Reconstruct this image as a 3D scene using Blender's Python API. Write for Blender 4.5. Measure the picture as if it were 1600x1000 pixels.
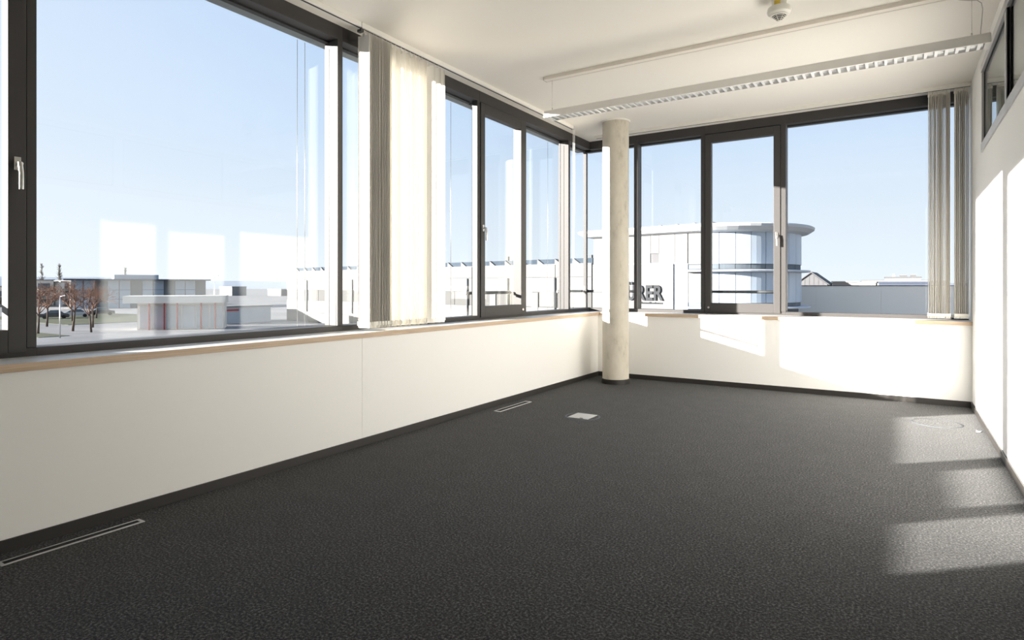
import bpy, bmesh, math, random
from mathutils import Vector

random.seed(7)
for o in list(bpy.data.objects):
    bpy.data.objects.remove(o, do_unlink=True)
sc = bpy.context.scene
COL = sc.collection

# ------------------------------------------------------------------ camera, sky, sun, exposure
EYE = 1.25
cam_d = bpy.data.cameras.new('camera')
cam = bpy.data.objects.new('camera', cam_d)
COL.objects.link(cam)
cam_d.sensor_width = 36.0
cam_d.lens = 36.0 * 950.4 / 1600.0
cam_d.shift_y = (446.3 - 500.0) / 1600.0
cam_d.clip_start = 0.05
cam_d.clip_end = 6000
cam.location = (0, 0, EYE)
cam.rotation_euler = (math.pi / 2, 0, 0.5668)
sc.camera = cam

world = bpy.data.worlds.new('sky')
sc.world = world
world.use_nodes = True
nt = world.node_tree
nt.nodes.clear()
w_out = nt.nodes.new('ShaderNodeOutputWorld')
w_bg = nt.nodes.new('ShaderNodeBackground')
w_tc = nt.nodes.new('ShaderNodeTexCoord')
w_sep = nt.nodes.new('ShaderNodeSeparateXYZ')
w_ramp = nt.nodes.new('ShaderNodeValToRGB')
nt.links.new(w_tc.outputs['Generated'], w_sep.inputs[0])
nt.links.new(w_sep.outputs['Z'], w_ramp.inputs[0])
w_dot = nt.nodes.new('ShaderNodeVectorMath')     # the sky pales smoothly towards the sun's side
w_dot.operation = 'DOT_PRODUCT'
w_dot.inputs[1].default_value = (-0.72, -0.67, 0.18)
w_map = nt.nodes.new('ShaderNodeMapRange')
w_map.interpolation_type = 'SMOOTHSTEP'
w_map.inputs['From Min'].default_value = -0.1
w_map.inputs['From Max'].default_value = 1.0
w_map.inputs['To Max'].default_value = 0.6
w_mix = nt.nodes.new('ShaderNodeMix')
w_mix.data_type = 'RGBA'
w_mix.inputs['B'].default_value = (0.88, 0.92, 0.97, 1)
nt.links.new(w_tc.outputs['Generated'], w_dot.inputs[0])
nt.links.new(w_dot.outputs['Value'], w_map.inputs['Value'])
nt.links.new(w_map.outputs[0], w_mix.inputs['Factor'])
nt.links.new(w_ramp.outputs[0], w_mix.inputs['A'])
nt.links.new(w_mix.outputs['Result'], w_bg.inputs[0])
nt.links.new(w_bg.outputs[0], w_out.inputs[0])
els = w_ramp.color_ramp.elements
els[0].position = 0.0
els[0].color = (0.80, 0.87, 0.93, 1)
els[1].position = 1.0
els[1].color = (0.24, 0.42, 0.75, 1)
for p_, c_ in ((0.13, (0.68, 0.775, 0.885, 1)), (0.24, (0.54, 0.68, 0.865, 1)), (0.45, (0.41, 0.57, 0.83, 1))):
    e_ = els.new(p_)
    e_.color = c_
w_bg.inputs[1].default_value = 1.0

sun_d = bpy.data.lights.new('sun', 'SUN')
sun = bpy.data.objects.new('sun', sun_d)
COL.objects.link(sun)
sun_d.energy = 30.0
sun_d.color = (1.0, 0.945, 0.875)
sun_d.angle = math.radians(0.53)
SUN_DIR = Vector((1.0, 0.93, -0.25)).normalized()
sun.rotation_euler = SUN_DIR.to_track_quat('-Z', 'Y').to_euler()
sun.location = (-30, -28, 12)

sc.view_settings.view_transform = 'Standard'
sc.view_settings.look = 'None'
sc.view_settings.gamma = 1.0
sc.view_settings.use_curve_mapping = False
sc.view_settings.exposure = 0.25
sc.cycles.max_bounces = 16
sc.cycles.diffuse_bounces = 10
sc.cycles.glossy_bounces = 6
sc.cycles.transmission_bounces = 8
sc.cycles.transparent_max_bounces = 24
sc.cycles.caustics_reflective = False
sc.cycles.caustics_refractive = False

# ------------------------------------------------------------------ materials
MATS = {}


def mat(name, col, rough=0.6, var=0.06, scale=6.0, metal=0.0, bump=0.0, bscale=None, spec=0.5, sheen=0.0):
    m = bpy.data.materials.new(name)
    m.use_nodes = True
    t = m.node_tree
    b = t.nodes['Principled BSDF']
    tc = t.nodes.new('ShaderNodeTexCoord')
    n = t.nodes.new('ShaderNodeTexNoise')
    n.inputs['Scale'].default_value = scale
    n.inputs['Detail'].default_value = 4
    t.links.new(tc.outputs['Object'], n.inputs['Vector'])
    mx = t.nodes.new('ShaderNodeMix')
    mx.data_type = 'RGBA'
    mx.inputs['A'].default_value = tuple(max(0, c * (1 - var)) for c in col) + (1,)
    mx.inputs['B'].default_value = tuple(min(1, c * (1 + var)) for c in col) + (1,)
    t.links.new(n.outputs['Fac'], mx.inputs['Factor'])
    t.links.new(mx.outputs['Result'], b.inputs['Base Color'])
    b.inputs['Roughness'].default_value = rough
    b.inputs['Metallic'].default_value = metal
    b.inputs['Specular IOR Level'].default_value = spec
    if sheen:
        b.inputs['Sheen Weight'].default_value = sheen
        b.inputs['Sheen Roughness'].default_value = 0.5
    if bump:
        n2 = t.nodes.new('ShaderNodeTexNoise')
        n2.inputs['Scale'].default_value = bscale or scale * 8
        n2.inputs['Detail'].default_value = 3
        t.links.new(tc.outputs['Object'], n2.inputs['Vector'])
        bp = t.nodes.new('ShaderNodeBump')
        bp.inputs['Strength'].default_value = bump
        bp.inputs['Distance'].default_value = 0.003
        t.links.new(n2.outputs['Fac'], bp.inputs['Height'])
        t.links.new(bp.outputs[0], b.inputs['Normal'])
    MATS[name] = m
    return m


mat('plaster', (0.92, 0.91, 0.885), 0.75, 0.015, 1.5, bump=0.05, bscale=180)
mat('ceiling_white', (0.845, 0.81, 0.75), 0.85, 0.015, 0.8)
mat('panel_white', (0.92, 0.91, 0.885), 0.45, 0.012, 1.2)
mat('anthracite', (0.050, 0.047, 0.046), 0.5, 0.08, 3.0, spec=0.3)
mat('guard_grey', (0.14, 0.14, 0.14), 0.6, 0.05, 8, spec=0.2)
mat('gasket', (0.012, 0.012, 0.012), 0.6, 0.1, 9.0)
mat('aluminium', (0.62, 0.62, 0.62), 0.32, 0.04, 20, metal=1.0)
mat('partition_frame', (0.55, 0.55, 0.55), 0.45, 0.03, 10)
mat('steel', (0.66, 0.64, 0.60), 0.25, 0.04, 30, metal=1.0)
mat('blind_box_grey', (0.22, 0.24, 0.24), 0.5, 0.06, 6)
mat('sill_top', (0.66, 0.64, 0.61), 0.35, 0.04, 4)
mat('rail_white', (0.80, 0.78, 0.73), 0.45, 0.02, 9)
mat('lamp_grey', (0.80, 0.78, 0.74), 0.42, 0.03, 8)
mat('louvre_metal', (0.86, 0.86, 0.86), 0.45, 0.03, 12, metal=0.6)
mat('skirting', (0.026, 0.023, 0.021), 0.5, 0.15, 10)
mat('black_slot', (0.004, 0.004, 0.004), 0.8, 0.1, 10)
mat('plastic_white', (0.74, 0.72, 0.66), 0.45, 0.03, 10)
mat('dark_grille', (0.05, 0.048, 0.044), 0.6, 0.1, 20)
mat('yellow_tag', (0.70, 0.50, 0.06), 0.55, 0.05, 20)
mat('paper', (0.85, 0.85, 0.83), 0.7, 0.03, 20)
mat('duct_beige', (0.80, 0.75, 0.68), 0.6, 0.03, 9)
mat('cable_grey', (0.45, 0.44, 0.42), 0.5, 0.05, 20)
mat('lid_metal', (0.55, 0.55, 0.54), 0.38, 0.05, 14, metal=0.6)
# outdoors
mat('asphalt', (0.17, 0.17, 0.175), 0.85, 0.35, 0.12, spec=0.06)
mat('grass', (0.075, 0.080, 0.055), 0.9, 0.35, 0.4, spec=0.06)
mat('hall_white', (0.138, 0.138, 0.137), 0.6, 0.04, 0.3, spec=0.06)
mat('hall_band', (0.076, 0.076, 0.075), 0.6, 0.06, 0.5, spec=0.06)
mat('hall_pipe', (0.085, 0.09, 0.095), 0.6, 0.1, 2, spec=0.06)
mat('roof_glazing', (0.024, 0.036, 0.052), 0.6, 0.15, 1.2, spec=0.06)
mat('clad_blue', (0.43, 0.49, 0.56), 0.4, 0.10, 0.35, spec=0.15)
mat('clad_white', (0.165, 0.165, 0.163), 0.6, 0.04, 0.4, spec=0.06)
mat('band_glass', (0.12, 0.14, 0.16), 0.6, 0.4, 0.8, spec=0.06)
mat('roof_edge', (0.45, 0.46, 0.47), 0.6, 0.06, 0.6, spec=0.06)
mat('ledge_white', (0.50, 0.53, 0.58), 0.6, 0.05, 0.8, spec=0.06)
mat('letter_grey', (0.03, 0.032, 0.036), 0.6, 0.1, 2, spec=0.06)
mat('grey_facade', (0.93, 0.87, 0.78), 0.6, 0.05, 0.2, spec=0.06)
mat('blue_roof', (0.055, 0.065, 0.09), 0.6, 0.08, 0.5, spec=0.06)
mat('far_white', (0.17, 0.17, 0.17), 0.6, 0.06, 0.3, spec=0.06)
mat('far_grey', (0.095, 0.095, 0.10), 0.7, 0.12, 0.5, spec=0.06)
mat('far_glass', (0.32, 0.37, 0.42), 0.6, 0.15, 0.25, spec=0.06)
mat('far_window', (0.10, 0.115, 0.13), 0.6, 0.3, 0.6, spec=0.06)
mat('dark_roof', (0.07, 0.08, 0.10), 0.6, 0.1, 0.5, spec=0.06)
mat('red_post', (0.38, 0.05, 0.04), 0.6, 0.1, 2, spec=0.06)
mat('shop_cream', (0.62, 0.58, 0.52), 0.6, 0.05, 0.8, spec=0.06)
mat('shop_glass', (0.40, 0.43, 0.44), 0.6, 0.2, 0.7, spec=0.06)
mat('bark', (0.075, 0.055, 0.045), 0.9, 0.3, 3, spec=0.06)
mat('twigs', (0.13, 0.075, 0.055), 0.9, 0.3, 2, spec=0.06)
mat('poplar_twigs', (0.16, 0.155, 0.14), 0.9, 0.3, 2, spec=0.06)
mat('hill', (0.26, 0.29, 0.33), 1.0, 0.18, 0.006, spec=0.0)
mat('car_dark', (0.03, 0.033, 0.04), 0.3, 0.1, 2)
mat('car_silver', (0.40, 0.41, 0.42), 0.3, 0.05, 2)
mat('tyre', (0.012, 0.012, 0.012), 0.8, 0.1, 5, spec=0.06)
mat('facade_own', (0.35, 0.35, 0.34), 0.7, 0.05, 1)


def carpet_material():
    m = bpy.data.materials.new('carpet')
    m.use_nodes = True
    t = m.node_tree
    b = t.nodes['Principled BSDF']
    tc = t.nodes.new('ShaderNodeTexCoord')
    n1 = t.nodes.new('ShaderNodeTexNoise')
    n1.inputs['Scale'].default_value = 95
    n1.inputs['Detail'].default_value = 3
    n1.inputs['Roughness'].default_value = 0.75
    t.links.new(tc.outputs['Object'], n1.inputs['Vector'])
    r = t.nodes.new('ShaderNodeValToRGB')
    e = r.color_ramp.elements
    e[0].position = 0.36
    e[0].color = (0.008, 0.008, 0.0085, 1)
    e[1].position = 0.68
    e[1].color = (0.165, 0.163, 0.161, 1)
    x = e.new(0.50)
    x.color = (0.034, 0.034, 0.035, 1)
    t.links.new(n1.outputs['Fac'], r.inputs[0])
    n2 = t.nodes.new('ShaderNodeTexNoise')
    n2.inputs['Scale'].default_value = 7
    n2.inputs['Detail'].default_value = 3
    t.links.new(tc.outputs['Object'], n2.inputs['Vector'])
    mr = t.nodes.new('ShaderNodeMapRange')
    mr.inputs['From Min'].default_value = 0.3
    mr.inputs['From Max'].default_value = 0.7
    mr.inputs['To Min'].default_value = 0.90
    mr.inputs['To Max'].default_value = 1.08
    t.links.new(n2.outputs['Fac'], mr.inputs['Value'])
    mul = t.nodes.new('ShaderNodeVectorMath')
    mul.operation = 'SCALE'
    t.links.new(r.outputs[0], mul.inputs[0])
    t.links.new(mr.outputs[0], mul.inputs['Scale'])
    t.links.new(mul.outputs[0], b.inputs['Base Color'])
    b.inputs['Roughness'].default_value = 0.95
    b.inputs['Specular IOR Level'].default_value = 0.1
    b.inputs['Sheen Weight'].default_value = 0.06
    b.inputs['Sheen Roughness'].default_value = 0.5
    bp = t.nodes.new('ShaderNodeBump')
    bp.inputs['Strength'].default_value = 0.25
    bp.inputs['Distance'].default_value = 0.004
    t.links.new(n1.outputs['Fac'], bp.inputs['Height'])
    t.links.new(bp.outputs[0], b.inputs['Normal'])
    MATS['carpet'] = m


def concrete_material():
    m = bpy.data.materials.new('concrete')
    m.use_nodes = True
    t = m.node_tree
    b = t.nodes['Principled BSDF']
    tc = t.nodes.new('ShaderNodeTexCoord')
    mp = t.nodes.new('ShaderNodeMapping')
    mp.inputs['Scale'].default_value = (1, 1, 0.45)
    n1 = t.nodes.new('ShaderNodeTexNoise')
    n1.inputs['Scale'].default_value = 7
    n1.inputs['Detail'].default_value = 6
    n1.inputs['Roughness'].default_value = 0.65
    t.links.new(tc.outputs['Object'], mp.inputs[0])
    t.links.new(mp.outputs[0], n1.inputs['Vector'])
    r = t.nodes.new('ShaderNodeValToRGB')
    e = r.color_ramp.elements
    e[0].position = 0.33
    e[0].color = (0.45, 0.415, 0.335, 1)
    e[1].position = 0.66
    e[1].color = (0.645, 0.60, 0.51, 1)
    x = e.new(0.45)
    x.color = (0.58, 0.535, 0.445, 1)
    t.links.new(n1.outputs['Fac'], r.inputs[0])
    t.links.new(r.outputs[0], b.inputs['Base Color'])
    b.inputs['Roughness'].default_value = 0.7
    MATS['concrete'] = m


def wood_material():
    m = bpy.data.materials.new('sill_wood')
    m.use_nodes = True
    t = m.node_tree
    b = t.nodes['Principled BSDF']
    tc = t.nodes.new('ShaderNodeTexCoord')
    mp = t.nodes.new('ShaderNodeMapping')
    mp.inputs['Scale'].default_value = (1.2, 1.2, 60)
    n1 = t.nodes.new('ShaderNodeTexNoise')
    n1.inputs['Scale'].default_value = 2.5
    n1.inputs['Detail'].default_value = 5
    t.links.new(tc.outputs['Object'], mp.inputs[0])
    t.links.new(mp.outputs[0], n1.inputs['Vector'])
    r = t.nodes.new('ShaderNodeValToRGB')
    e = r.color_ramp.elements
    e[0].position = 0.3
    e[0].color = (0.50, 0.36, 0.24, 1)
    e[1].position = 0.7
    e[1].color = (0.66, 0.51, 0.37, 1)
    t.links.new(n1.outputs['Fac'], r.inputs[0])
    t.links.new(r.outputs[0], b.inputs['Base Color'])
    b.inputs['Roughness'].default_value = 0.5
    MATS['sill_wood'] = m


def glass_material(name, tint, base=0.05, gloss=1.0):
    # thin architectural glass: clear with a mirror reflection that grows at grazing angles
    m = bpy.data.materials.new(name)
    m.use_nodes = True
    t = m.node_tree
    t.nodes.clear()
    out = t.nodes.new('ShaderNodeOutputMaterial')
    mix = t.nodes.new('ShaderNodeMixShader')
    tr = t.nodes.new('ShaderNodeBsdfTransparent')
    gl = t.nodes.new('ShaderNodeBsdfGlossy')
    lw = t.nodes.new('ShaderNodeLayerWeight')
    lw.inputs['Blend'].default_value = 0.5
    pw = t.nodes.new('ShaderNodeMath')
    pw.operation = 'POWER'
    pw.inputs[1].default_value = 5
    ma = t.nodes.new('ShaderNodeMath')
    ma.operation = 'MULTIPLY_ADD'
    ma.inputs[1].default_value = (1 - base) * gloss
    ma.inputs[2].default_value = base
    tn = t.nodes.new('ShaderNodeTexNoise')
    tn.inputs['Scale'].default_value = 1.5
    cr = t.nodes.new('ShaderNodeMix')
    cr.data_type = 'RGBA'
    cr.inputs['A'].default_value = tint + (1,)
    cr.inputs['B'].default_value = tuple(c * 0.985 for c in tint) + (1,)
    t.links.new(tn.outputs['Fac'], cr.inputs['Factor'])
    t.links.new(cr.outputs['Result'], tr.inputs[0])
    gl.inputs['Roughness'].default_value = 0.0
    gl.inputs['Color'].default_value = (0.95, 0.98, 1.0, 1)
    t.links.new(lw.outputs['Facing'], pw.inputs[0])
    t.links.new(pw.outputs[0], ma.inputs[0])
    t.links.new(ma.outputs[0], mix.inputs[0])
    t.links.new(tr.outputs[0], mix.inputs[1])
    t.links.new(gl.outputs[0], mix.inputs[2])
    t.links.new(mix.outputs[0], out.inputs[0])
    MATS[name] = m


def slat_material():
    m = bpy.data.materials.new('slat_fabric')
    m.use_nodes = True
    t = m.node_tree
    t.nodes.clear()
    out = t.nodes.new('ShaderNodeOutputMaterial')
    mix = t.nodes.new('ShaderNodeMixShader')
    di = t.nodes.new('ShaderNodeBsdfDiffuse')
    tl = t.nodes.new('ShaderNodeBsdfTranslucent')
    tc = t.nodes.new('ShaderNodeTexCoord')
    n = t.nodes.new('ShaderNodeTexNoise')
    n.inputs['Scale'].default_value = 90
    cr = t.nodes.new('ShaderNodeMix')
    cr.data_type = 'RGBA'
    cr.inputs['A'].default_value = (0.87, 0.845, 0.79, 1)
    cr.inputs['B'].default_value = (0.91, 0.89, 0.845, 1)
    t.links.new(tc.outputs['Object'], n.inputs['Vector'])
    t.links.new(n.outputs['Fac'], cr.inputs['Factor'])
    t.links.new(cr.outputs['Result'], di.inputs[0])
    t.links.new(cr.outputs['Result'], tl.inputs[0])
    mix.inputs[0].default_value = 0.04
    t.links.new(di.outputs[0], mix.inputs[1])
    t.links.new(tl.outputs[0], mix.inputs[2])
    t.links.new(mix.outputs[0], out.inputs[0])
    MATS['slat_fabric'] = m


carpet_material()
concrete_material()
wood_material()
glass_material('glass', (0.98, 0.988, 0.988), 0.021)
glass_material('partition_glass', (0.84, 0.86, 0.80), 0.03)
slat_material()


# ------------------------------------------------------------------ helpers
def tag(o, label=None, cat=None, group=None, kind=None):
    if label:
        o['label'] = label
    if cat:
        o['category'] = cat
    if group:
        o['group'] = group
    if kind:
        o['kind'] = kind
    return o


def wloc(o):
    v = Vector((0, 0, 0))
    while o is not None:
        v += o.location
        o = o.parent
    return v


def empty(name, loc, label, cat=None, group=None, kind=None):
    o = bpy.data.objects.new(name, None)
    o.empty_display_size = 0.1
    COL.objects.link(o)
    o.location = loc
    return tag(o, label, cat, group, kind)


class MB:
    """collects shapes in world coordinates; build() links them as one mesh object"""

    def __init__(self):
        self.v = []
        self.f = []
        self.smooth = []

    def poly(self, verts, faces, smooth=False):
        b = len(self.v)
        self.v += [tuple(p) for p in verts]
        for f in faces:
            self.f.append(tuple(b + i for i in f))
            self.smooth.append(smooth)
        return self

    def box(self, x0, x1, y0, y1, z0, z1):
        x0, x1 = min(x0, x1), max(x0, x1)
        y0, y1 = min(y0, y1), max(y0, y1)
        z0, z1 = min(z0, z1), max(z0, z1)
        return self.poly([(x0, y0, z0), (x1, y0, z0), (x1, y1, z0), (x0, y1, z0),
                          (x0, y0, z1), (x1, y0, z1), (x1, y1, z1), (x0, y1, z1)],
                         [(0, 3, 2, 1), (4, 5, 6, 7), (0, 1, 5, 4), (1, 2, 6, 5), (2, 3, 7, 6), (3, 0, 4, 7)])

    def obox(self, P, D, N, k0, k1, n0, n1, z0, z1):
        """box in a frame: origin P, along D, outward N"""
        pts = []
        for z in (z0, z1):
            for k, n in ((k0, n0), (k1, n0), (k1, n1), (k0, n1)):
                pts.append((P[0] + D[0] * k + N[0] * n, P[1] + D[1] * k + N[1] * n, z))
        return self.poly(pts, [(0, 3, 2, 1), (4, 5, 6, 7), (0, 1, 5, 4), (1, 2, 6, 5), (2, 3, 7, 6), (3, 0, 4, 7)])

    def tube(self, pts, r, n=8, r2=None):
        pts = [Vector(p) for p in pts]
        b = len(self.v)
        m = len(pts)
        for i, p in enumerate(pts):
            d = (pts[min(i + 1, m - 1)] - pts[max(i - 1, 0)]).normalized()
            a = Vector((0, 0, 1)) if abs(d.z) < 0.9 else Vector((1, 0, 0))
            u = d.cross(a).normalized()
            w = d.cross(u).normalized()
            rr = r if r2 is None else r + (r2 - r) * i / (m - 1)
            for k in range(n):
                t = 2 * math.pi * k / n
                self.v.append(tuple(p + u * rr * math.cos(t) + w * rr * math.sin(t)))
        for i in range(m - 1):
            for k in range(n):
                k2 = (k + 1) % n
                self.f.append((b + i * n + k, b + i * n + k2, b + (i + 1) * n + k2, b + (i + 1) * n + k))
                self.smooth.append(True)
        self.f.append(tuple(b + k for k in range(n))[::-1])
        self.smooth.append(False)
        self.f.append(tuple(b + (m - 1) * n + k for k in range(n)))
        self.smooth.append(False)
        return self

    def lathe(self, cx, cy, prof, n=48, caps=True):
        b = len(self.v)
        for r, z in prof:
            for k in range(n):
                t = 2 * math.pi * k / n
                self.v.append((cx + r * math.cos(t), cy + r * math.sin(t), z))
        for i in range(len(prof) - 1):
            for k in range(n):
                k2 = (k + 1) % n
                self.f.append((b + i * n + k, b + i * n + k2, b + (i + 1) * n + k2, b + (i + 1) * n + k))
                self.smooth.append(True)
        if caps:
            self.f.append(tuple(b + k for k in range(n))[::-1])
            self.smooth.append(False)
            self.f.append(tuple(b + (len(prof) - 1) * n + k for k in range(n)))
            self.smooth.append(False)
        return self

    def prism(self, pts2, z0, z1):
        n = len(pts2)
        vs = [(x, y, z0) for x, y in pts2] + [(x, y, z1) for x, y in pts2]
        fs = [tuple(range(n))[::-1], tuple(range(n, 2 * n))]
        for i in range(n):
            j = (i + 1) % n
            fs.append((i, j, n + j, n + i))
        return self.poly(vs, fs)

    def build(self, name, material, parent=None, bevel=0.0, fix=True):
        off = wloc(parent) if parent is not None else Vector((0, 0, 0))
        me = bpy.data.meshes.new(name)
        me.from_pydata([tuple(Vector(p) - off) for p in self.v], [], self.f)
        me.polygons.foreach_set('use_smooth', self.smooth)
        if fix:
            bm = bmesh.new()
            bm.from_mesh(me)
            bmesh.ops.recalc_face_normals(bm, faces=bm.faces)
            for e in bm.edges:
                if len(e.link_faces) == 2 and e.calc_face_angle(0) > 0.6:
                    e.smooth = False
            bm.to_mesh(me)
            bm.free()
        me.materials.append(MATS[material])
        o = bpy.data.objects.new(name, me)
        COL.objects.link(o)
        if parent is not None:
            o.parent = parent
        if bevel:
            md = o.modifiers.new('bevel', 'BEVEL')
            md.width = bevel
            md.segments = 2
            md.limit_method = 'ANGLE'
        return o


def struct(name, mb, material, label, bevel=0.0):
    o = mb.build(name, material, None, bevel)
    return tag(o, label, None, None, 'structure')


def box(*a):
    return MB().box(*a)


# ------------------------------------------------------------------ room dimensions
XL, YF, XR = -3.536, 7.788, 0.632      # inner faces of parapet walls and partition
XW, YW = -3.83, 8.14                   # inner faces of the window frames
CEIL = 3.36
YB = -2.6                              # back wall
SILL0, SILL1 = 0.842, 0.881
HEAD0 = 3.245                          # underside of the window head
ZB = 0.925                             # top of the bottom frame member
GZ = -4.5                              # ground outside

# ------------------------------------------------------------------ the room shell
struct('floor', box(-4.06, 4.3, YB - 0.1, 8.38, -0.3, 0.0), 'carpet', 'dark grey speckled carpet covering the whole office floor')
struct('ceiling', box(-4.06, 4.3, YB - 0.1, 8.38, CEIL, CEIL + 0.3), 'ceiling_white', 'smooth white ceiling of the empty office')

wl = empty('wall_left', (XL, 2.6, 0), 'low white parapet wall under the long left window row', kind='structure')
for y0, y1 in ((YB, 3.3765), (3.3795, YF)):
    box(-3.60, XL, y0, y1, 0.0, SILL0).build('panel', 'panel_white', wl, 0.001)
box(-4.06, -3.6, YB, 8.38, -0.02, SILL0).build('wall_core', 'facade_own', wl)
box(-4.06, XL, YB, -0.65, SILL0, CEIL).build('pier', 'plaster', wl)

wf = empty('wall_far', (-1.4, YF, 0), 'low white parapet wall under the far window row, crossed by sun patches', kind='structure')
box(XL, XR, YF, YF + 0.064, 0.0, SILL0).build('panel', 'panel_white', wf)
box(-3.6, 4.3, YF + 0.064, 8.38, -0.02, SILL0).build('wall_core', 'facade_own', wf)

wr = empty('wall_right', (XR, 3, 0), 'white partition wall with clerestory glazing, bright with sun', kind='structure')
box(XR, XR + 0.1, YB, 8.30, 0.0, 2.45).build('wall_panel', 'plaster', wr)
box(XR, XR + 0.045, 6.88, 8.30, 2.45, CEIL).build('end_post', 'plaster', wr)
box(XR, XR + 0.045, YB, 6.88, 3.235, CEIL).build('head_strip', 'plaster', wr)
struct('wall_back', box(-4.06, 4.3, YB - 0.1, YB, 0.0, CEIL), 'plaster', 'white back wall behind the viewer')
struct('wall_neighbour', box(4.2, 4.3, YB, 8.3, 0.0, CEIL), 'plaster', 'white far wall of the adjoining room behind the partition glazing')
box_nb = box(XR + 0.1, 4.2, YF, YF + 0.06, 0, SILL0)
struct('wall_neighbour_parapet', box_nb, 'panel_white', 'white parapet of the adjoining room')
struct('facade_below', box(-4.06, 9.0, -12.0, 8.38, GZ, -0.3), 'facade_own', 'outer wall of the storeys below the office')

# skirting
BH = 0.06
struct('baseboard_left', box(XL, XL + 0.012, YB, YF, 0, BH), 'skirting', 'black skirting strip along the left parapet wall', 0.002)
struct('baseboard_far', box(XL + 0.012, XR - 0.012, YF - 0.012, YF, 0, BH), 'skirting', 'black skirting strip along the far parapet wall', 0.002)
struct('baseboard_right', box(XR - 0.012, XR, YB, YF, 0, BH), 'skirting', 'dark skirting strip along the sunlit right partition', 0.002)

# window boards
t1 = empty('trim_1', (XL, 3, SILL0), 'long window board with pale wood front edge under the left windows', kind='structure')
box(XW - 0.02, XL + 0.012, -0.65, YF + 0.2, SILL0 + 0.002, SILL1).build('board', 'sill_top', t1)
box(XL + 0.012, XL + 0.022, -0.65, YF - 0.012, SILL0, SILL1).build('edge_strip', 'sill_wood', t1, 0.002)
t2 = empty('trim_2', (-1.4, YF, SILL0), 'window board with pale wood front edge under the far windows', kind='structure')
box(XL + 0.012, XR, YF - 0.012, YW + 0.02, SILL0 + 0.002, SILL1).build('board', 'sill_top', t2)
box(XL + 0.022, XR, YF - 0.022, YF - 0.012, SILL0, SILL1).build('edge_strip', 'sill_wood', t2, 0.002)
struct('trim_3', box(XR + 0.1, 4.2, YF - 0.02, YW + 0.02, SILL0 + 0.002, SILL1), 'sill_top', 'window board of the adjoining room')


# ------------------------------------------------------------------ windows
class Wall:
    """a: along the wall, o: outwards from the inner frame face"""

    def __init__(self, left):
        self.left = left

    def bx(self, mb, a0, a1, o0, o1, z0, z1):
        if self.left:
            return mb.box(XW - o1, XW - o0, a0, a1, z0, z1)
        return mb.box(a0, a1, YW + o0, YW + o1, z0, z1)

    def p(self, a, o, z):
        return (XW - o, a, z) if self.left else (a, YW + o, z)


WL, WF = Wall(True), Wall(False)


def handle(wall, a, z, parent, side):
    s = MB()
    p = wall.p
    s.tube([p(a, 0.0, z), p(a, -0.016, z)], 0.016, 16)
    s.tube([p(a, -0.014, z), p(a, -0.045, z), p(a + 0.006 * side, -0.058, z - 0.004)], 0.009, 10)
    s.tube([p(a, -0.052, z + 0.006), p(a + 0.004 * side, -0.056, z - 0.05), p(a + 0.004 * side, -0.056, z - 0.135)], 0.0105, 12)
    wall.bx(s, a - 0.015, a + 0.015, -0.022, -0.012, z - 0.035, z + 0.035)
    s.build('handle', 'steel', parent, 0.002)


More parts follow.
